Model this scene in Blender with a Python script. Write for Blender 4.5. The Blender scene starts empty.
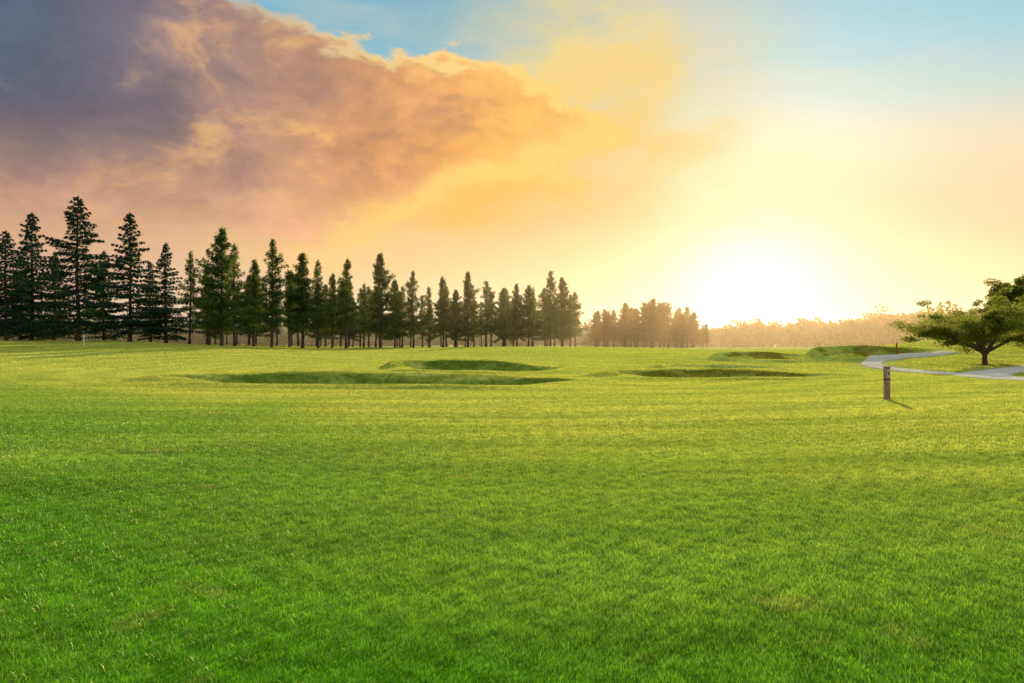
import bpy, math, random
import numpy as np
rng=np.random.default_rng(7); random.seed(7)
scene=bpy.context.scene
R=math.radians
def L(r,g,b,k=1.0):
    f=lambda c:(c/255/12.92 if c/255<=0.04045 else ((c/255+0.055)/1.055)**2.4)*k
    return (f(r),f(g),f(b),1.0)
try:
    scene.view_settings.view_transform='Standard'; scene.view_settings.look='None'; scene.view_settings.exposure=0
except Exception as e: print(e)
SUN_AZ,SUN_EL=20.0,15.5
HAZE_D=0.0020

# ---------------------------------------------------------------- terrain
def ss(a,b,x):
    t=np.clip((x-a)/(b-a),0,1); return t*t*(3-2*t)
# cx,cy,rx,ry,depth,rim
HOLLOWS=[(-4.9,28.5,7.8,2.6,0.34,0.36),(-2.4,41.5,4.6,3.4,0.38,0.50),(10.6,35.0,5.4,2.6,0.30,0.30),(-9.5,33.5,3.2,2.2,0.16,0.18),
         (22.0,58.5,3.6,3.0,0.30,0.55),(30.5,58.0,4.5,3.0,0.35,0.80),(15,48,3.5,2.2,.15,.2)]
def height(x,y):
    x=np.asarray(x,float); y=np.asarray(y,float)
    az=np.degrees(np.arctan2(x,np.maximum(y,1e-3)))
    A=np.interp(az,[-60,-37,-30,-22,-14,-5,3,10,17,27,33,40,60],[2.1,2.0,1.9,1.5,1.15,1.15,1.3,1.0,.8,.85,1.2,1.4,1.4])
    d=np.hypot(x,y)
    h=A*ss(42,88,d)*ss(-5,20,y)
    h+=1.45*np.exp(-(((x-49)/14)**2+((y-66)/12)**2))
    h+=0.035*np.sin(x*.31+1.3)*np.sin(y*.27+.4)+0.05*np.sin(x*.11-y*.07)+0.012*np.sin(x*.9+y*.5)*np.sin(y*1.1-.3*x)
    h+=0.14*ss(25,60,d)*np.sin(x*.13+2)*np.sin(y*.17)
    for cx,cy,rx,ry,dep,rim in HOLLOWS:
        dx=(x-cx)/rx; dy=(y-cy)/ry
        th=np.arctan2(dy,dx)
        r=np.hypot(dx,dy)*(1+0.10*np.sin(3*th+cx)+0.06*np.sin(5*th+cy)+.03*np.sin(9*th+2*cx))
        far=ss(-0.5,0.6,dy)
        inner=0.35+0.52*far
        t=np.clip((r-inner)/(1.0-inner),0,1); w=1-t*t*(3-2*t)
        taper=1-.55*ss(0.1,1.0,dx)
        h-=dep*w*taper
        h+=taper*(rim*far*np.exp(-((r-1.09)/.18)**2)+0.40*rim*(1-far)*np.exp(-((r-1.1)/.22)**2))
    yy=9.8-0.12*(x+1.5)
    h-=0.03*np.exp(-((y-yy)/.16)**2)*ss(-7.5,-6,x)*(1-ss(-2.5,-1.2,x))
    return h
def normal(x,y,e=0.12):
    hx=(height(x+e,y)-height(x-e,y))/(2*e); hy=(height(x,y+e)-height(x,y-e))/(2*e)
    n=np.stack([-hx,-hy,np.ones_like(hx)],-1); return n/np.linalg.norm(n,axis=-1,keepdims=True)

def axis(bks):
    out=[]
    for a,b,s in bks: out+=list(np.arange(a,b,s))
    out.append(bks[-1][1]); return np.array(out)
pos=axis([(0,42,.28),(42,90,1.0),(90,300,6),(300,2500,100)])
xs=np.concatenate([-pos[::-1][:-1],pos])
ys=axis([(-60,-4,4),(-4,2,.5),(2,68,.25),(68,140,1.5),(140,400,8),(400,3000,120)])
X,Y=np.meshgrid(xs,ys); Z=height(X,Y)
def mesh_np(name,verts,faces_idx,n,mat=None,smooth=False):
    me=bpy.data.meshes.new(name)
    verts=np.asarray(verts,np.float32); faces=np.asarray(faces_idx,np.int32)
    nf=len(faces)
    me.vertices.add(len(verts)); me.vertices.foreach_set('co',verts.ravel())
    me.loops.add(nf*n); me.loops.foreach_set('vertex_index',faces.ravel())
    me.polygons.add(nf); me.polygons.foreach_set('loop_start',np.arange(0,nf*n,n,dtype=np.int32))
    me.polygons.foreach_set('loop_total',np.full(nf,n,np.int32))
    if smooth: me.polygons.foreach_set('use_smooth',np.ones(nf,bool))
    me.update(calc_edges=True)
    if mat: me.materials.append(mat)
    return me
def obj(name,me,parent=None,loc=(0,0,0)):
    o=bpy.data.objects.new(name,me); scene.collection.objects.link(o); o.location=loc
    if parent: o.parent=parent
    return o

# ---------------------------------------------------------------- material helpers
class NT:
    def __init__(s,nt): s.nt=nt; s.N=nt.nodes; s.K=nt.links
    def new(s,t,**k):
        n=s.N.new(t)
        for a,b in k.items(): setattr(n,a,b)
        return n
    def put(s,sock,v):
        if isinstance(v,bpy.types.NodeSocket): s.K.new(v,sock)
        elif v is not None:
            sock.default_value=v
    def m(s,op,a,b=None,c=None,clamp=False):
        n=s.new('ShaderNodeMath',operation=op,use_clamp=clamp)
        s.put(n.inputs[0],a); s.put(n.inputs[1],b); s.put(n.inputs[2],c); return n.outputs[0]
    def mr(s,v,a,b,c=0.,d=1.,smooth=True):
        n=s.new('ShaderNodeMapRange'); n.interpolation_type='SMOOTHSTEP' if smooth else 'LINEAR'
        s.put(n.inputs[0],v)
        for i,q in enumerate((a,b,c,d)): s.put(n.inputs[i+1],q)
        return n.outputs[0]
    def mix(s,f,a,b,bt='MIX'):
        n=s.new('ShaderNodeMix',data_type='RGBA',blend_type=bt); n.clamp_result=False
        s.put(n.inputs[0],f); s.put(n.inputs[6],a); s.put(n.inputs[7],b); return n.outputs[2]
    def ramp(s,f,stops,inter='LINEAR'):
        n=s.new('ShaderNodeValToRGB'); cr=n.color_ramp; cr.interpolation=inter
        while len(cr.elements)<len(stops): cr.elements.new(0.5)
        for e,(p,c) in zip(cr.elements,stops): e.position=p
        for e,(p,c) in zip(cr.elements,stops): e.color=c if hasattr(c,'__len__') else (c,c,c,1)
        s.put(n.inputs[0],f); return n.outputs[0]
    def noise(s,vec,scale,detail=4,rough=.5,dist=0):
        n=s.new('ShaderNodeTexNoise'); s.put(n.inputs['Vector'],vec)
        n.inputs['Scale'].default_value=scale; n.inputs['Detail'].default_value=detail
        n.inputs['Roughness'].default_value=rough; n.inputs['Distortion'].default_value=dist
        return n.outputs[0]
def newmat(name):
    m=bpy.data.materials.new(name); m.use_nodes=True; m.node_tree.nodes.clear(); return m,NT(m.node_tree)
def leafmat(name,c1,c2,trans,tw=.4,nscale=.6):
    m,t=newmat(name)
    g=t.new('ShaderNodeNewGeometry')
    tc=t.new('ShaderNodeTexCoord')
    nz=t.mr(t.noise(tc.outputs['Object'],nscale,1),.35,.65)
    oi=t.new('ShaderNodeObjectInfo')
    f=t.m('ADD',t.m('ADD',t.m('MULTIPLY',g.outputs['Random Per Island'],.4),t.m('MULTIPLY',nz,.35)),t.m('MULTIPLY',oi.outputs['Random'],.25))
    col=t.mix(f,c1,c2)
    tcol=t.mix(f,tuple(x*.55 for x in trans[:3])+(1,),trans)
    d=t.new('ShaderNodeBsdfDiffuse'); t.put(d.inputs[0],col)
    r=t.new('ShaderNodeBsdfTranslucent'); t.put(r.inputs[0],tcol)
    mx=t.new('ShaderNodeMixShader'); mx.inputs[0].default_value=tw
    t.K.new(d.outputs[0],mx.inputs[1]); t.K.new(r.outputs[0],mx.inputs[2])
    o=t.new('ShaderNodeOutputMaterial'); t.K.new(mx.outputs[0],o.inputs[0]); return m
def barkmat(name,c1,c2,scale=8):
    m,t=newmat(name); tc=t.new('ShaderNodeTexCoord')
    mp=t.new('ShaderNodeMapping'); mp.inputs['Scale'].default_value=(1,1,.2); t.K.new(tc.outputs['Object'],mp.inputs[0])
    n=t.noise(mp.outputs[0],scale,4,.65)
    p=t.new('ShaderNodeBsdfPrincipled'); t.put(p.inputs['Base Color'],t.mix(t.mr(n,.35,.65),c1,c2)); p.inputs['Roughness'].default_value=.9
    b=t.new('ShaderNodeBump'); b.inputs['Strength'].default_value=.6; b.inputs['Distance'].default_value=.02; t.K.new(n,b.inputs['Height']); t.K.new(b.outputs[0],p.inputs['Normal'])
    o=t.new('ShaderNodeOutputMaterial'); t.K.new(p.outputs[0],o.inputs[0]); return m

# turf colour: greener near; sun glow painted in as paler yellow beyond and east; mower arcs
def grass_col(t,k=1.0):
    g=t.new('ShaderNodeNewGeometry'); P=g.outputs['Position']
    sp=t.new('ShaderNodeSeparateXYZ'); t.K.new(P,sp.inputs[0]); x,y=sp.outputs[0],sp.outputs[1]
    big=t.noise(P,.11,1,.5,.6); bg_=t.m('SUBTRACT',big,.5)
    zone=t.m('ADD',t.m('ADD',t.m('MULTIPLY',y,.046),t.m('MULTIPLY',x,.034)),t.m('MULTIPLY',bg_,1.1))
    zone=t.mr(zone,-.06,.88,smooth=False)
    # mower passes: arcs swinging round the green
    rx=t.m('SUBTRACT',x,-4.); ry=t.m('SUBTRACT',y,44.)
    rr=t.m('SQRT',t.m('ADD',t.m('MULTIPLY',rx,rx),t.m('MULTIPLY',t.m('MULTIPLY',ry,ry),1.2)))
    mow=t.mr(t.m('SINE',t.m('ADD',t.m('MULTIPLY',rr,2.3),t.m('MULTIPLY',bg_,9.))),-.5,.5)
    mp=t.new('ShaderNodeMapping'); mp.inputs['Scale'].default_value=(.16,1.7,1); mp.inputs['Rotation'].default_value=(0,0,R(-7)); t.K.new(P,mp.inputs[0])
    streak=t.mr(t.noise(mp.outputs[0],.8,2,.6,.3),.38,.62)
    fine=t.mr(t.noise(P,5,2,.75),.38,.64)
    dry=t.mr(t.noise(P,.8,3,.75,.4),.59,.72)
    s=lambda r,g_,b:(r*k,g_*k,b*k,1)
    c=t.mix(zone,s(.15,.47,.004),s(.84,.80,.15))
    c=t.mix(t.m('MULTIPLY',mow,.30),c,t.mix(1.,c,(.55,.68,.5,1),'MULTIPLY'))
    c=t.mix(t.m('MULTIPLY',t.m('SUBTRACT',1.,streak),.46),c,t.mix(1.,c,(.50,.64,.5,1),'MULTIPLY'))
    c=t.mix(t.m('MULTIPLY',fine,.60),c,t.mix(1.,c,(.34,.46,.4,1),'MULTIPLY'))
    c=t.mix(t.m('MULTIPLY',dry,.45),c,s(.55,.45,.10))
    # shade of the hollows' far banks painted into the turf colour, some browner
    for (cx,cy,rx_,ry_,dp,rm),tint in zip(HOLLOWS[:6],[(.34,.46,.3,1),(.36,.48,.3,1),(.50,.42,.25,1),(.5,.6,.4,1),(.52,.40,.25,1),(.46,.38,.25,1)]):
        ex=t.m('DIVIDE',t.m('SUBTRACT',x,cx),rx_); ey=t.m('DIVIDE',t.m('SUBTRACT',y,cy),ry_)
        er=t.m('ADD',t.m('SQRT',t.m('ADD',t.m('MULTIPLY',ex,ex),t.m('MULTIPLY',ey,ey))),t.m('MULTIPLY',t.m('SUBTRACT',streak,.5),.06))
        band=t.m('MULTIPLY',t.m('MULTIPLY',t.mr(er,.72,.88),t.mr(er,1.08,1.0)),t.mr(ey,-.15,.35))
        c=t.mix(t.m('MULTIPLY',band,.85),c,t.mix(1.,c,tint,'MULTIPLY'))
    return g,P,c

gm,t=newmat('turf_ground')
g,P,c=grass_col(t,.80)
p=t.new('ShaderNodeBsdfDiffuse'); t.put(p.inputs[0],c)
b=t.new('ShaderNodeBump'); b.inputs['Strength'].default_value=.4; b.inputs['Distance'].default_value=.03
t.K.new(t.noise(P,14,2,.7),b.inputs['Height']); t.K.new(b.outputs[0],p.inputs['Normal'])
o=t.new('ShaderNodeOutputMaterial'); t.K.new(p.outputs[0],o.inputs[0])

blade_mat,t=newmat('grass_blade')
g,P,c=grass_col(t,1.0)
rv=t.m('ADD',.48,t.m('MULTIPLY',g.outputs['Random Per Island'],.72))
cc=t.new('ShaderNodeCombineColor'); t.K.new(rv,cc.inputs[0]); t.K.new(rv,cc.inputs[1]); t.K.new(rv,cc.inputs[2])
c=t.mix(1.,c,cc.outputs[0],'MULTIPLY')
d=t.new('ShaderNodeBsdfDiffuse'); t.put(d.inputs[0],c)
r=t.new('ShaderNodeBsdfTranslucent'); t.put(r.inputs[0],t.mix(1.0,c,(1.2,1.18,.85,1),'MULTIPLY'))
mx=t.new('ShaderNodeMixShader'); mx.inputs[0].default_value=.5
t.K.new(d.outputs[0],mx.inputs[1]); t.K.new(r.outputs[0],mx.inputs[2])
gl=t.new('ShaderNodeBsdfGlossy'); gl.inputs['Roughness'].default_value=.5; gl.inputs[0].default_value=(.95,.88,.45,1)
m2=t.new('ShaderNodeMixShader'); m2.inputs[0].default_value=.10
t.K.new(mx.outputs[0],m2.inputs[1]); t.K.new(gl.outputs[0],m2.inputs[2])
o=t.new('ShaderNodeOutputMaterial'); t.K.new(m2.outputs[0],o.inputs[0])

nx,ny=len(xs),len(ys)
idx=np.arange(nx*ny).reshape(ny,nx)
F=np.stack([idx[:-1,:-1],idx[:-1,1:],idx[1:,1:],idx[1:,:-1]],-1).reshape(-1,4)
V=np.stack([X,Y,Z],-1).reshape(-1,3)
ground=obj('ground',mesh_np('ground',V,F,4,gm,True))

# ---------------------------------------------------------------- cart path
def catmull(pts,n=14):
    pts=[np.array(p,float) for p in pts]; pts=[2*pts[0]-pts[1]]+pts+[2*pts[-1]-pts[-2]]
    out=[]
    for i in range(1,len(pts)-2):
        a,b,c_,d_=pts[i-1:i+3]
        for k in range(n):
            u=k/n; out.append(.5*((2*b)+(-a+c_)*u+(2*a-5*b+4*c_-d_)*u*u+(-a+3*b-3*c_+d_)*u**3))
    out.append(pts[-2]); return np.array(out)
pm,t=newmat('pale_concrete')
g=t.new('ShaderNodeNewGeometry'); P=g.outputs['Position']
n1=t.noise(P,1.2,4,.6); n2=t.noise(P,60,2,.6)
c=t.mix(t.mr(n1,.3,.7),(.64,.54,.42,1),(.78,.68,.55,1)); c=t.mix(t.m('MULTIPLY',t.mr(n2,.3,.7),.3),c,(.45,.38,.29,1))
p=t.new('ShaderNodeBsdfDiffuse'); t.put(p.inputs[0],c)
o=t.new('ShaderNodeOutputMaterial'); t.K.new(p.outputs[0],o.inputs[0])
PATHS=[([(31,8),(27,16),(24.2,23),(22.9,28),(23.4,33.5),(27,38.5),(33,42.5),(41,46.5),(52,50),(70,52)],2.4,.035),
       ([(24.3,35.6),(24.9,42),(25.9,48),(27.4,52),(30,54.5),(36,56)],1.4,.039)]
path_parent=bpy.data.objects.new('cart_path',None); scene.collection.objects.link(path_parent)
path_pts=[]
for k,(pts,w,lift) in enumerate(PATHS):
    cv=catmull(pts); T=np.gradient(cv,axis=0); T/=np.linalg.norm(T,axis=1,keepdims=True); Nn=np.stack([-T[:,1],T[:,0]],1)
    path_pts.append((cv,w))
    offs=np.linspace(-1,1,9)*w/2
    vv=[];
    for o_ in offs:
        q=cv+Nn*o_; z=height(q[:,0],q[:,1])+lift; vv.append(np.c_[q,z])
    q=cv-Nn*(w/2+.02); sk0=np.c_[q,height(q[:,0],q[:,1])-.08]; q=cv+Nn*(w/2+.02); sk1=np.c_[q,height(q[:,0],q[:,1])-.08]
    vv=[sk0]+vv+[sk1]
    n=len(cv); VV=np.concatenate(vv); id_=np.arange(len(vv)*n).reshape(len(vv),n)
    FF=np.stack([id_[:-1,:-1],id_[:-1,1:],id_[1:,1:],id_[1:,:-1]],-1).reshape(-1,4)[:, ::-1]
    obj('path_slab_%d'%(k+1),mesh_np('path_slab',VV,FF,4,pm,True),path_parent)
def near_path(x,y,m=.12):
    res=np.zeros(len(x),bool)
    for cv,w in path_pts:
        c2=cv[::2]
        for i in range(0,len(x),40000):
            s_=slice(i,i+40000)
            dd=np.min((x[s_,None]-c2[None,:,0])**2+(y[s_,None]-c2[None,:,1])**2,axis=1)
            res[s_]|=dd<(w/2+m)**2
    return res

# ---------------------------------------------------------------- grass (square turf tiles, no overlap)
def blade_patch(name,half,n,hgt,wid):
    bx=rng.uniform(-half,half,n); by=rng.uniform(-half,half,n)
    a_,b_=rng.uniform(0,6,2)
    cl=.85+.28*np.sin(bx*23+a_)*np.sin(by*19+b_)+.12*np.sin(bx*41+by*37)
    H=hgt*cl*rng.uniform(.5,1.3,n); W=wid*rng.uniform(.7,1.3,n)
    th=rng.uniform(0,2*np.pi,n); ph=rng.uniform(0,2*np.pi,n); lean=H*rng.uniform(.1,.9,n)
    wx,wy=np.cos(th)*W/2,np.sin(th)*W/2; lx,ly=np.cos(ph)*lean,np.sin(ph)*lean
    z0=-.006*np.ones(n)
    v=np.stack([np.c_[bx-wx,by-wy,z0],np.c_[bx+wx,by+wy,z0],
                np.c_[bx+lx*.4+wx*.75,by+ly*.4+wy*.75,H*.6],np.c_[bx+lx*.4-wx*.75,by+ly*.4-wy*.75,H*.6],
                np.c_[bx+lx,by+ly,H]],1).reshape(-1,3)
    base=np.arange(n)[:,None]*5
    f=np.concatenate([base+np.array([[0,1,2]]),base+np.array([[0,2,3]]),base+np.array([[3,2,4]])])
    return mesh_np(name,v,f,3,blade_mat)
def scatter(name,px,py,meshes):
    n=len(px); z=height(px,py); nn=normal(px,py,.2); yaw=rng.integers(0,4,n)*(np.pi/2)
    cx,sx=np.cos(yaw),np.sin(yaw)
    n0=cx*nn[:,0]+sx*nn[:,1]; n1=-sx*nn[:,0]+cx*nn[:,1]
    a=-np.arcsin(np.clip(n1,-1,1)); b_=np.arctan2(n0,nn[:,2])
    rot=np.stack([a,b_,yaw],1).astype(np.float32)
    me=bpy.data.meshes.new(name); me.vertices.add(n); me.vertices.foreach_set('co',np.c_[px,py,z].astype(np.float32).ravel())
    at_=me.attributes.new('rot','FLOAT_VECTOR','POINT'); at_.data.foreach_set('vector',rot.ravel())
    at_=me.attributes.new('pick','INT','POINT'); at_.data.foreach_set('value',rng.integers(0,len(meshes),n).astype(np.int32))
    col=bpy.data.collections.new(name+'_tufts')
    for i,m_ in enumerate(meshes):
        oo=bpy.data.objects.new('tuft_%d'%i,m_); col.objects.link(oo)
    o=obj(name,me)
    ng=bpy.data.node_groups.new(name,'GeometryNodeTree')
    ng.interface.new_socket('Geometry',in_out='INPUT',socket_type='NodeSocketGeometry'); ng.interface.new_socket('Geometry',in_out='OUTPUT',socket_type='NodeSocketGeometry')
    N=ng.nodes; K=ng.links
    gi=N.new('NodeGroupInput'); go=N.new('NodeGroupOutput'); ip=N.new('GeometryNodeInstanceOnPoints'); ci=N.new('GeometryNodeCollectionInfo')
    ci.inputs[0].default_value=col; ci.inputs['Separate Children'].default_value=True; ci.inputs['Reset Children'].default_value=True
    def na(nm,ty):
        q=N.new('GeometryNodeInputNamedAttribute'); q.data_type=ty; q.inputs[0].default_value=nm; return q.outputs[0]
    K.new(gi.outputs[0],ip.inputs['Points']); K.new(ci.outputs[0],ip.inputs['Instance']); ip.inputs['Pick Instance'].default_value=True
    K.new(na('pick','INT'),ip.inputs['Instance Index']); K.new(na('rot','FLOAT_VECTOR'),ip.inputs['Rotation'])
    K.new(ip.outputs[0],go.inputs[0])
    md=o.modifiers.new('scatter','NODES'); md.node_group=ng
    return o
def cells(dmax,cell):
    gx=np.arange(-math.ceil(dmax/2)*2,math.ceil(dmax/2)*2,cell)+cell/2; gy=np.arange(0,math.ceil(dmax/2)*2,cell)+cell/2
    gx,gy=np.meshgrid(gx,gy); return gx.ravel(),gy.ravel()
def pd(x,y,size):
    X_=(np.floor(x/size)+.5)*size; Y_=(np.floor(y/size)+.5)*size
    return np.hypot(X_,Y_)+1.3*np.sin(X_*1.7+.5)*np.sin(Y_*2.3)
def inw(x,y,h): return np.degrees(np.arctan2(np.abs(x),y+1.2))<h
A=[blade_patch('tuft_near',.5,5200,.034,.0058) for _ in range(6)]
B=[blade_patch('tuft_mid',.25,430,.036,.012) for _ in range(6)]
C=[blade_patch('tuft_far',1.0,760,.05,.035) for _ in range(4)]
x,y=cells(16,1.); k=(pd(x,y,1.)<11.5)&(np.hypot(x,y)>1.3)&inw(x,y,50); scatter('grass',x[k],y[k],A)
x,y=cells(52,.5); k=(pd(x,y,1.)>=11.5)&(pd(x,y,2.)<47)&inw(x,y,43); x,y=x[k],y[k]; k=~near_path(x,y,.16); scatter('grass',x[k],y[k],B)
x,y=cells(122,2.); k=(pd(x,y,2.)>=47)&(pd(x,y,2.)<118)&inw(x,y,42); x,y=x[k],y[k]; k=~near_path(x,y,.7); scatter('grass',x[k],y[k],C)

# ---------------------------------------------------------------- trees
def tube(pts,rad,seg=8):
    pts=np.array(pts,float); n=len(pts); T=np.gradient(pts,axis=0); T/=np.linalg.norm(T,axis=1,keepdims=True)+1e-9
    ref=np.where(np.abs(T[:,2:3])>.9,np.array([[1.,0,0]]),np.array([[0,0,1.]]))
    U=np.cross(T,ref); U/=np.linalg.norm(U,axis=1,keepdims=True); W=np.cross(T,U)
    a=np.linspace(0,2*np.pi,seg,endpoint=False)
    v=pts[:,None]+np.array(rad)[:,None,None]*(U[:,None]*np.cos(a)[None,:,None]+W[:,None]*np.sin(a)[None,:,None])
    id_=np.arange(n*seg).reshape(n,seg); nx_=np.roll(id_,-1,axis=1)
    f=np.stack([id_[:-1],nx_[:-1],nx_[1:],id_[1:]],-1).reshape(-1,4)
    return v.reshape(-1,3),f
def join(parts):
    vs=[];fs=[];o=0
    for v,f in parts: vs.append(v); fs.append(f+o); o+=len(v)
    return np.concatenate(vs),np.concatenate(fs)
def rhombs(P,A_,B_):
    v=np.stack([P-A_,P+B_-A_*.15,P+A_,P-B_-A_*.15],1).reshape(-1,3)
    f=(np.arange(len(P))[:,None]*4+np.arange(4)[None]); return v,f
def unit(v): return v/(np.linalg.norm(v,axis=-1,keepdims=True)+1e-9)
def conifer(H,Rm,cb,nb,kind,dens=1.,lean=0.):
    bark=[];fol=[]
    tz=np.linspace(0,H,12); wob=np.cumsum(rng.normal(0,.035,(12,2)),axis=0)
    tp=np.c_[wob[:,0]+lean*tz/H,wob[:,1],tz]; r0=H*.0135
    tr=r0*(1-tz/H)**.8+.015; tr[0]*=1.35
    bark.append(tube(tp,tr,9))
    ph=rng.uniform(0,6,4)
    for i in range(nb):
        u=max((i+rng.uniform(-.5,.5))/nb,0.0)**(.92); u=min(u,.99)
        z=H*(cb+(1-cb)*u); az=i*2.399+rng.normal(0,.4)
        lump=1+.26*math.sin(az+ph[0]+u*5)+.20*math.sin(2*az+ph[1]-u*11)
        if kind=='cedar':
            prof=(1-u)**.9*(.80+.20*min(1,u/.10)); Lb=Rm*prof*rng.uniform(.62,1.12)*lump+.28
            el=R(6+34*u**2)+rng.normal(0,.07); droop=.15*Lb
        else:
            prof=((1-u)**.9)*(.75+.25*min(1,u/.15)); Lb=Rm*prof*rng.uniform(.45,1.25)*lump+.25
            el=R(10+34*u)+rng.normal(0,.2); droop=.10*Lb
        if rng.uniform()<.10: Lb*=.45
        s=np.linspace(0,1,6); dirh=np.array([math.cos(az),math.sin(az)])
        ctr=np.array([np.interp(z,tz,tp[:,0]),np.interp(z,tz,tp[:,1])])
        bp=np.c_[ctr[0]+dirh[0]*Lb*s*math.cos(el),ctr[1]+dirh[1]*Lb*s*math.cos(el),z+Lb*s*math.sin(el)-droop*s**2.2]
        bark.append(tube(bp,np.maximum(.035*Lb/2.5*(1-s),.006)+.006,4))
        n=int(Lb*(100 if kind=='cedar' else 88)*dens)
        side=np.array([-dirh[1],dirh[0],0])
        ntw=max(3,int(Lb*4)); tw=rng.integers(0,ntw,n); tws=(tw+.5)/ntw
        sgn=np.where(tw%2==0,1,-1)
        latmax=(.34 if kind=='cedar' else .32)*Lb*(1.05-tws)+.12
        lat=sgn*latmax*rng.uniform(0,1,n)**.8
        base=np.stack([np.interp(tws*.95+.05+.25*np.abs(lat)/Lb,s,bp[:,k]) for k in range(3)],1)
        Pp=base+side*lat[:,None]+rng.normal(0,.05 if kind=='cedar' else .10,(n,3))
        Pp[:,2]-=(.25*np.abs(lat)+rng.uniform(0,.12,n)) if kind=='cedar' else rng.uniform(-.14,.24,n)
        out=np.array([dirh[0],dirh[1],-.15]) 
        A_=unit(out[None]*.7+side[None]*np.sign(lat)[:,None]*.8+rng.normal(0,.45,(n,3)))
        A_[:,2]-=.25; A_=unit(A_)
        B_=unit(np.cross(A_,rng.normal(0,.6 if kind=='cedar' else 1.,(n,3))+np.array([0,0,1.])))
        l=rng.uniform(.09,.21,n)[:,None]; w=rng.uniform(.03,.07,n)[:,None]
        fol.append(rhombs(Pp,A_*l,B_*w))
    n=int(60*dens); zz=H*rng.uniform(.94,1.01,n); Pp=np.c_[rng.normal(0,.05,n)+wob[-1,0]+lean,rng.normal(0,.05,n)+wob[-1,1],zz]
    fol.append(rhombs(Pp,unit(rng.normal(0,.4,(n,3))+[0,0,1.])*.14,unit(rng.normal(0,1,(n,3)))*.04))
    return bark,fol
def broadleaf(H,Rx,nl,leafn,trunk_h=.28,leaf=.085,flat=.55,e0=35,e1=78):
    bark=[];fol=[];tips=[]
    z0=H*trunk_h; bark.append(tube([(0,0,-.1),(.03,.02,z0*.5),(0.02,0,z0)],[H*.045,H*.034,H*.032],9))
    for i in range(nl):
        az=i*2*np.pi/nl+rng.normal(0,.3); e=R(rng.uniform(e0,e1)); Ln=Rx*rng.uniform(.7,1.0)
        s=np.linspace(0,1,7); hx=Ln*np.cos(e)*s**.9*1.15; hz=(H*.9-z0)*np.sin(e)*(s**.8)*rng.uniform(.75,1.05)
        wv=np.cumsum(rng.normal(0,.06,7))
        bp=np.c_[hx*np.cos(az)-wv*np.sin(az),hx*np.sin(az)+wv*np.cos(az),z0*.9+hz]; rr=H*.024*(1-s)**.8+.012
        bark.append(tube(bp,rr,6))
        for k in range(8):
            st=rng.uniform(.3,1.); b0=np.array([np.interp(st,s,bp[:,j]) for j in range(3)])
            dv=unit(np.array([np.cos(az+rng.normal(0,.9)),np.sin(az+rng.normal(0,.9)),rng.uniform(-.15,.9)]))
            ln=Rx*rng.uniform(.2,.42); b1=b0+dv*ln*.5+[0,0,.04]; b2=b0+dv*ln
            bark.append(tube([b0,b1,b2],[.018*H/4,.011*H/4,.005],4)); tips+= [b1,b2,b2+rng.normal(0,.12*Rx,3)*[1,1,.6]]
    tips=np.array(tips); n=len(tips); per=leafn//n
    for q in tips:
        k=int(per*rng.uniform(.3,1.8)); rad=Rx*rng.uniform(.07,.15)
        dv=unit(rng.normal(0,1,(k,3)))*(rng.uniform(0,1,(k,1))**.45)*rad*np.array([1.25,1.25,flat])
        A_=unit(rng.normal(0,1,(k,3))+[0,0,-.3]); B_=unit(np.cross(A_,rng.normal(0,1,(k,3))))
        fol.append(rhombs(q+dv,A_*leaf*rng.uniform(.6,1.2,(k,1)),B_*leaf*.5))
    return bark,fol
bark_m=barkmat('conifer_bark',(.05,.035,.024,1),(.12,.085,.06,1))
cedar_m=leafmat('cedar_needles',(.016,.050,.040,1),(.048,.10,.058,1),(.07,.15,.05,1),.30)
red_m=leafmat('redwood_needles',(.030,.075,.028,1),(.095,.15,.040,1),(.24,.31,.04,1),.42)
warm_m=leafmat('sunglow_needles',(.12,.065,.02,1),(.25,.125,.03,1),(.62,.26,.05,1),.5)  # foliage tinted orange: hazy sun glow painted into the leaf colour
broad_m=leafmat('broad_leaves',(.07,.11,.025,1),(.16,.20,.035,1),(.48,.48,.07,1),.5)
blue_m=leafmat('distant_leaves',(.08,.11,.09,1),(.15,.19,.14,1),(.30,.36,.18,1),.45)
def tree_variant(gen,fm,bk):
    b_,f_=gen; return mesh_np('trunk_and_branches',*join(b_),4,bk,True),mesh_np('foliage',*join(f_),4,fm)
def place(name,var,x,y,s=1.,sz=None,rot=None,sink=.1):
    z=float(height(np.array([x]),np.array([y]))[0])-sink
    e=bpy.data.objects.new(name,None); scene.collection.objects.link(e); e.location=(x,y,z); e.scale=(s,s,sz or s)
    e.rotation_euler=(0,0,rng.uniform(0,6.28) if rot is None else rot)
    obj('trunk_and_branches',var[0],e); obj('foliage',var[1],e); return e
cedars=[tree_variant(conifer(15,6.4,.07,95,'cedar',1.05),cedar_m,bark_m),
        tree_variant(conifer(15,5.7,.09,88,'cedar',1.05),cedar_m,bark_m),
        tree_variant(conifer(15,4.9,.06,92,'cedar',1.05),cedar_m,bark_m)]
reds=[tree_variant(conifer(13,rr,cb,nb_,'red',dn,ln),red_m,bark_m) for rr,cb,nb_,dn,ln in
      [(3.5,.16,95,1.0,.15),(2.9,.22,80,.95,-.25),(4.0,.14,100,1.0,0),(2.5,.24,66,.80,.2),(3.3,.27,70,.85,-.1),(3.9,.20,72,.78,.1),(2.2,.30,60,.75,.25)]]
def swapmat(v,m_):
    q=v[1].copy(); q.materials.clear(); q.materials.append(m_); return (v[0],q)
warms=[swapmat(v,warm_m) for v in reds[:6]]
FPX=683.
def at(px,d): return (px-512)/FPX*d
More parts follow.
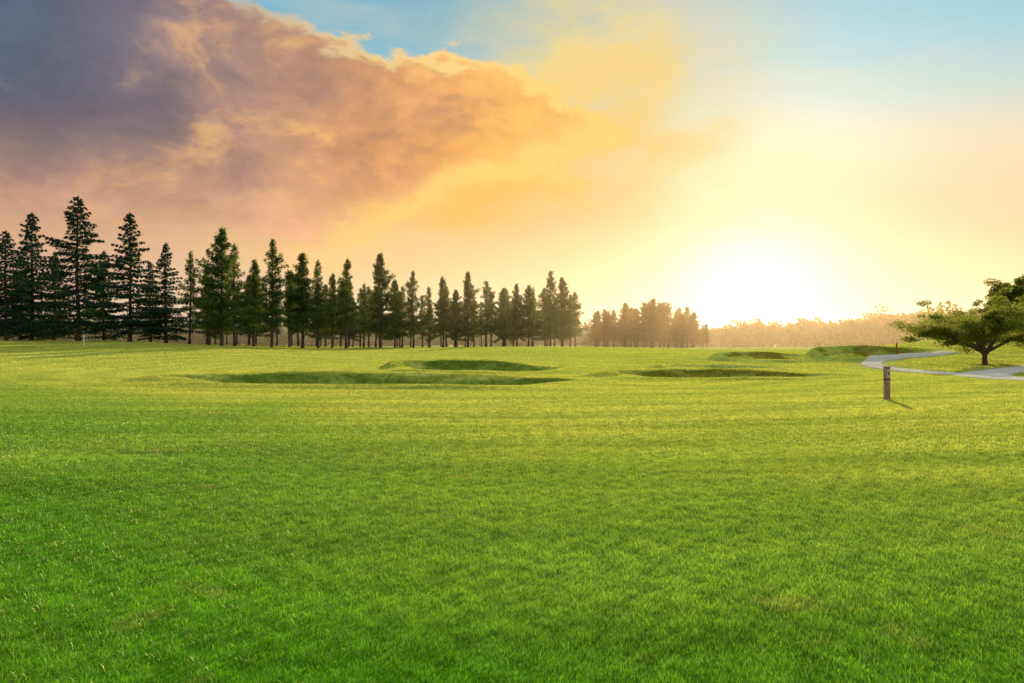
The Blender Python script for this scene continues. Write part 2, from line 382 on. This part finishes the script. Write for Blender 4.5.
for px_,d,h,v in [(6,74,12.0,0),(32,80,15.0,1),(78,77,16.4,0),(130,78,14.8,1),(-30,76,15,2),(166,80,11.8,2),(54,90,12,2),(104,92,12.4,2),(-70,74,14,0),(150,92,11,1),(20,94,12,0)]:
    s=h/15; place('cedar_tree',cedars[v],at(px_,d),d,s*1.03,s)
rows=[(188,82,11.2,3),(207,84,9.6,1),(222,80,13.8,2),(237,84,12.6,6),(253,86,11.0,1),(271,84,13.4,5),(290,88,10.0,4),(305,88,12.3,0),(318,90,11.6,6),
      (333,93,10.2,1),(346,92,12.1,4),(362,98,9.2,3),(381,96,13.3,0),(394,100,10.0,2),(413,102,11.6,5),(428,106,9.6,6),(443,107,11.2,1),
      (455,110,9.4,2),(470,109,12.2,0),(487,113,11.0,5),(503,116,10.0,6),(515,117,10.8,0),(530,118,10.6,2),(549,119,13.3,5),(560,121,12.4,2),(571,123,9.6,3)]
for px_,d,h,v in rows:
    s=h/13; place('redwood_tree',reds[v],at(px_+rng.normal(0,1.5),d),d,s*rng.uniform(.85,1.15),s)
for i in range(50):
    px_=204+i*7.5+rng.normal(0,4); d=np.interp(px_,[200,570],[90,130])+rng.uniform(2,16); h=rng.uniform(7.2,11.6)*np.interp(px_,[200,400,570],[1.0,1.0,1.12])
    s=h/13; place('redwood_tree',reds[rng.integers(0,7)],at(px_,d),d,s*1.1,s)
for i in range(34):
    px_=594+i*3.4+rng.normal(0,3); d=rng.uniform(150,190); h=np.interp(px_,[590,620,650,690,712],[10.3,11,12.6,10.0,5.5])*rng.uniform(.75,1.06)*d/175
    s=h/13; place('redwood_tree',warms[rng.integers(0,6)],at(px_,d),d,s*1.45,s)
right=[tree_variant(broadleaf(4.5,4.3,9,27000,.22,.085,.55,28,70),broad_m,bark_m),tree_variant(broadleaf(8,4.2,9,24000,.22,.13,.8),broad_m,bark_m)]
place('spreading_tree',right[0],at(985,46),46,1.0,.98,.6)
place('spreading_tree',right[0],at(1075,54),54,1.25,1.2,2.2)
place('broadleaf_tree',right[1],at(1026,84),84,1.25,1.15,1.)
place('broadleaf_tree',right[1],at(1062,78),78,1.1,1.2,3.)
place('broadleaf_tree',right[1],at(998,104),104,1.2,.95,4.)
place('broadleaf_tree',right[1],at(1018,96),96,1.3,1.2,5.)
place('broadleaf_tree',right[1],at(968,120),120,1.2,.8,2.)

def tree_mass(name,az0,az1,d0,d1,hfun,n,mat,leaf=.55,dens=9):
    cl=int((az1-az0)*dens); ca=rng.uniform(az0,az1,cl); cd=rng.uniform(d0,d1,cl); ch=hfun(ca)*rng.uniform(.65,1.12,cl)
    bark=[]; per=n//cl; fol=[]
    for a,d,h in zip(ca,cd,ch):
        x=d*math.sin(R(a)); y=d*math.cos(R(a)); g_=float(height(np.array([x]),np.array([y]))[0])
        rr=h*rng.uniform(.3,.5); k=per; nl=7
        lc=rng.normal(0,.45,(nl,3))*[rr*1.2,rr*1.2,h*.3]+[0,0,h*.42]; li=rng.integers(0,nl,k)
        q=lc[li]+unit(rng.normal(0,1,(k,3)))*(rng.uniform(0,1,(k,1))**.4)*rr*.6
        q[:,2]=np.abs(q[:,2]); q[:,2]=np.where(q[:,2]>h,h-rng.uniform(0,.3*h,k),q[:,2]); q+= [x,y,g_]
        A_=unit(rng.normal(0,1,(k,3))); B_=unit(np.cross(A_,rng.normal(0,1,(k,3))))
        fol.append(rhombs(q,A_*leaf*rng.uniform(.5,1.2,(k,1)),B_*leaf*.6))
        bark.append(tube([(x,y,g_-.2),(x+.1,y,g_+h*.35),(x,y,g_+h*.7)],[h*.02,h*.016,.03],5))
    e=bpy.data.objects.new(name,None); scene.collection.objects.link(e)
    obj('foliage',mesh_np('foliage',*join(fol),4,mat),e); obj('trunks',mesh_np('trunks',*join(bark),4,bark_m,True),e)
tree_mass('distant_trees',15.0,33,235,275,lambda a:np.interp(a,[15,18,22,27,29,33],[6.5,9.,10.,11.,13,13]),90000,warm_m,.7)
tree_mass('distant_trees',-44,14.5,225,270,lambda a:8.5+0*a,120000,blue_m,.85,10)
tree_mass('distant_trees',31.5,46,150,180,lambda a:9+0*a,30000,broad_m,.45)

# ---------------------------------------------------------------- posts
import bmesh
def box(sx,sy,sz,cz,bev,mat,name,parent,off=(0,0)):
    bm=bmesh.new(); bmesh.ops.create_cube(bm,size=1)
    for v in bm.verts: v.co.x*=sx; v.co.y*=sy; v.co.z*=sz
    if bev: bmesh.ops.bevel(bm,geom=bm.edges[:],offset=bev,segments=2,affect='EDGES')
    me=bpy.data.meshes.new(name); bm.to_mesh(me); bm.free(); me.materials.append(mat)
    return obj(name,me,parent,(off[0],off[1],cz))
def plain(name,c,r=.6):
    m,t=newmat(name); tc=t.new('ShaderNodeTexCoord'); n=t.noise(tc.outputs['Object'],12,5,.65)
    p=t.new('ShaderNodeBsdfPrincipled'); t.put(p.inputs['Base Color'],t.mix(t.mr(n,.3,.7),tuple(x*.65 for x in c[:3])+(1,),c)); p.inputs['Roughness'].default_value=r
    o=t.new('ShaderNodeOutputMaterial'); t.K.new(p.outputs[0],o.inputs[0]); return m
wood=barkmat('weathered_wood',(.22,.12,.09,1),(.46,.28,.22,1),14)
white=plain('white_paint',(.8,.8,.78,1)); redp=plain('red_paint',(.5,.05,.03,1)); plate=plain('grey_plate',(.78,.66,.58,1),.5); dark=plain('dark_marking',(.03,.025,.02,1))
def emp(name,x,y,rz=0):
    z=float(height(np.array([x]),np.array([y]))[0]); e=bpy.data.objects.new(name,None); scene.collection.objects.link(e); e.location=(x,y,z); e.rotation_euler=(0,0,rz); return e
e=emp('wooden_marker_post',10.98,20.,R(12))
box(.135,.135,1.10,.40,.012,wood,'post_body',e); box(.155,.155,.035,.965,.008,wood,'post_cap',e)
box(.105,.012,.20,.78,.003,plate,'number_plate',e,(0,-.073)); box(.03,.006,.12,.78,.001,dark,'numeral',e,(-.02,-.081)); box(.02,.006,.12,.78,.001,dark,'numeral',e,(.022,-.081))
box(.145,.145,.03,.60,.004,dark,'band',e)
e=emp('white_boundary_stake',-39.5,63.,.3)
box(.10,.10,1.05,.45,.01,white,'stake_body',e); box(.115,.115,.06,1.0,.01,white,'stake_cap',e)
e=emp('red_hazard_stake',31.0,55.0,.2)
box(.09,.09,1.0,.46,.01,redp,'stake_body',e); box(.10,.10,.12,1.0,.01,white,'stake_cap',e)

# ---------------------------------------------------------------- haze (real scattering air)
hm,t=newmat('haze_air'); v=t.new('ShaderNodeVolumeScatter'); v.inputs['Color'].default_value=(1,.70,.38,1); v.inputs['Density'].default_value=HAZE_D; v.inputs['Anisotropy'].default_value=.62
o=t.new('ShaderNodeOutputMaterial'); t.K.new(v.outputs[0],o.inputs['Volume'])
hz=box(800,310,20,0,0,hm,'haze',None); hz.location=(0,84+155,7)

# ---------------------------------------------------------------- sun + sky
sl=bpy.data.lights.new('sun','SUN'); sl.energy=5.0; sl.angle=R(.5); sl.color=(1,.86,.58)
so=bpy.data.objects.new('sun',sl); scene.collection.objects.link(so)
from mathutils import Vector
dv=Vector((math.sin(R(SUN_AZ))*math.cos(R(SUN_EL)),math.cos(R(SUN_AZ))*math.cos(R(SUN_EL)),math.sin(R(SUN_EL))))
so.rotation_euler=dv.to_track_quat('Z','Y').to_euler()
w=bpy.data.worlds.new('World'); scene.world=w; w.use_nodes=True; w.node_tree.nodes.clear(); t=NT(w.node_tree)
tc=t.new('ShaderNodeTexCoord'); D=tc.outputs['Generated']
sp=t.new('ShaderNodeSeparateXYZ'); t.K.new(D,sp.inputs[0]); dx,dy,dz=sp.outputs
AZ=t.m('MULTIPLY',t.m('ARCTAN2',dx,dy),57.2958); EL=t.m('MULTIPLY',t.m('ARCSINE',dz),57.2958)
sky=t.new('ShaderNodeTexSky',sky_type='NISHITA'); sky.sun_disc=False; sky.sun_elevation=R(SUN_EL); sky.sun_rotation=R(SUN_AZ); sky.air_density=1.5; sky.dust_density=3
mpc=t.new('ShaderNodeMapping'); mpc.inputs['Scale'].default_value=(1,1,1.7); t.K.new(D,mpc.inputs[0]); DC=mpc.outputs[0]
off=t.new('ShaderNodeVectorMath',operation='ADD'); t.K.new(DC,off.inputs[0]); off.inputs[1].default_value=(.045,.01,-.055)
DO=off.outputs[0]
nA=t.m('SUBTRACT',t.noise(DC,2.8,4,.55,.25),.5); nB=t.m('SUBTRACT',t.noise(DC,6.5,6,.62,.35),.5); nC=t.m('SUBTRACT',t.noise(DC,22,4,.6,.3),.5)
nBo=t.m('SUBTRACT',t.noise(DO,6.5,6,.62,.35),.5)
emb=t.m('SUBTRACT',nB,nBo)
mpw=t.new('ShaderNodeMapping'); mpw.inputs['Scale'].default_value=(1,1,3.4); mpw.inputs['Rotation'].default_value=(0,R(16),0); t.K.new(D,mpw.inputs[0])
nS=t.noise(mpw.outputs[0],2.6,5,.58,.6)
def gauss(a0,e0,sa,se,rot=0):
    a=t.m('SUBTRACT',AZ,a0); e=t.m('SUBTRACT',EL,e0)
    if rot:
        c_,s_=math.cos(R(rot)),math.sin(R(rot))
        a,e=t.m('ADD',t.m('MULTIPLY',a,c_),t.m('MULTIPLY',e,s_)),t.m('SUBTRACT',t.m('MULTIPLY',e,c_),t.m('MULTIPLY',a,s_))
    q=t.m('ADD',t.m('POWER',t.m('ABSOLUTE',t.m('DIVIDE',a,sa)),2.),t.m('POWER',t.m('ABSOLUTE',t.m('DIVIDE',e,se)),2.))
    return t.m('EXPONENT',t.m('MULTIPLY',q,-.5))
base=t.ramp(t.m('DIVIDE',EL,90,clamp=True),[(0,L(254,224,184)),(5/90,L(252,216,168)),(10.5/90,L(247,208,162)),(14.5/90,L(230,216,188)),(17.5/90,L(190,213,210)),(21/90,L(148,204,220)),(28/90,L(118,188,218)),(50/90,L(200,208,215)),(1,L(182,202,222))])
col=t.mix(.08,base,t.mix(1.0,sky.outputs[0],(.1,.1,.1,1),'MULTIPLY'))
lf=t.m('MULTIPLY',t.mr(AZ,-4,-40),t.mr(EL,26,6)); col=t.mix(t.m('MULTIPLY',lf,.85),col,L(214,168,146))
col=t.mix(t.m('MULTIPLY',gauss(-12,27,15,4),.75),col,L(118,176,200))
wv=t.m('MULTIPLY',t.mr(nS,.46,.70),t.mr(EL,50,8)); col=t.mix(t.m('MULTIPLY',wv,.38),col,L(255,228,190))
gy=t.m('MULTIPLY',gauss(8,20,7.5,6.5,-35),t.m('ADD',t.m('ADD',1.0,t.m('MULTIPLY',nA,1.8)),t.m('MULTIPLY',emb,2.2)),clamp=True); col=t.mix(t.m('MULTIPLY',gy,.88),col,L(255,220,132))
go=t.m('MULTIPLY',gauss(-3,12.8,9,3.6,12),t.m('ADD',1.0,t.m('MULTIPLY',nB,1.4)),clamp=True); col=t.mix(t.m('MULTIPLY',go,.88),col,L(255,200,92))
aN=t.m('DIVIDE',t.m('ADD',AZ,60),120,clamp=True)
def curve(st): 
    r_=t.ramp(aN,[((a+60)/120,v_/40) for a,v_ in st]); s_=t.new('ShaderNodeSeparateColor'); t.K.new(r_,s_.inputs[0]); return t.m('MULTIPLY',s_.outputs[0],40)
top=curve([(-60,12),(-48,19),(-36,26),(-26,26.5),(-20,25.5),(-15,24.3),(-9,23.2),(-1,21.6),(4,20.2),(8,18.2),(12,14),(16,4)])
bot=curve([(-60,5),(-37,5.5),(-20,7),(-12,8.4),(-8,10.4),(-3,13.2),(8,15.6),(12,22),(16,30)])
nn=t.m('ADD',t.m('ADD',t.m('MULTIPLY',nA,8),t.m('MULTIPLY',nB,8)),t.m('MULTIPLY',nC,3))
mt=t.mr(t.m('ADD',t.m('SUBTRACT',top,EL),nn),-.5,1.3); mb=t.mr(t.m('ADD',t.m('SUBTRACT',EL,bot),nn),-1.,3.8)
mask=t.m('MULTIPLY',mt,mb)
ccol=t.ramp(t.m('ADD',aN,t.m('MULTIPLY',nB,.12)),[(18/120,L(70,88,116)),(25/120,L(92,94,116)),(32/120,L(130,110,118)),(39/120,L(180,136,116)),(46/120,L(216,152,104)),(54/120,L(238,168,96)),(61/120,L(248,184,98)),(69/120,L(255,212,124))])
ccol=t.mix(t.m('MULTIPLY',t.mr(EL,17,8.5),.72),ccol,L(232,176,134))
br=t.m('ADD',1.0,t.m('ADD',t.m('ADD',t.m('MULTIPLY',nB,.8),t.m('MULTIPLY',nA,1.0)),t.m('MULTIPLY',nC,.35)))
cb_=t.new('ShaderNodeCombineColor'); [t.K.new(br,cb_.inputs[i]) for i in range(3)]
ccol=t.mix(1.0,ccol,cb_.outputs[0],'MULTIPLY')
lit=t.mr(emb,.02,.24); ccol=t.mix(t.m('MULTIPLY',lit,t.mr(AZ,-40,-8,.12,.85)),ccol,L(255,196,112))
shd=t.mr(emb,-.02,-.20); ccol=t.mix(t.m('MULTIPLY',shd,.25),ccol,L(120,100,112))
col=t.mix(t.m('MULTIPLY',mask,.93),col,ccol)
rim=t.m('MULTIPLY',t.m('MULTIPLY',mask,t.m('SUBTRACT',1.,mask)),t.mr(AZ,-30,-2,.2,1.8)); col=t.mix(t.m('MULTIPLY',rim,1.8,clamp=True),col,L(255,210,120,1.12))
g1=gauss(19.6,4.4,4.6,3.4); g2=gauss(19.6,4,10,5.5)
def scl(f,c): 
    n=t.new('ShaderNodeMix',data_type='RGBA'); t.put(n.inputs[0],f); n.inputs[6].default_value=(0,0,0,1); n.inputs[7].default_value=c; return n.outputs[2]
col=t.mix(1.0,col,scl(g1,(.3,.34,.46,1)),'ADD'); col=t.mix(1.0,col,scl(g2,(.05,.07,.08,1)),'ADD')
bg=t.new('ShaderNodeBackground'); t.put(bg.inputs[0],t.mix(1.0,col,(10,10,10,1),'MULTIPLY')); bg.inputs[1].default_value=.1
o=t.new('ShaderNodeOutputWorld'); t.K.new(bg.outputs[0],o.inputs[0])

# ---------------------------------------------------------------- camera
cam=bpy.data.cameras.new('camera'); cam.lens=24; cam.sensor_width=36; cam.clip_end=6000; cam.clip_start=.05
co=bpy.data.objects.new('camera',cam); scene.collection.objects.link(co); co.location=(0,0,1.6+float(height(np.array([0.]),np.array([0.]))[0])); co.rotation_euler=(R(90.29),0,0)
scene.camera=co
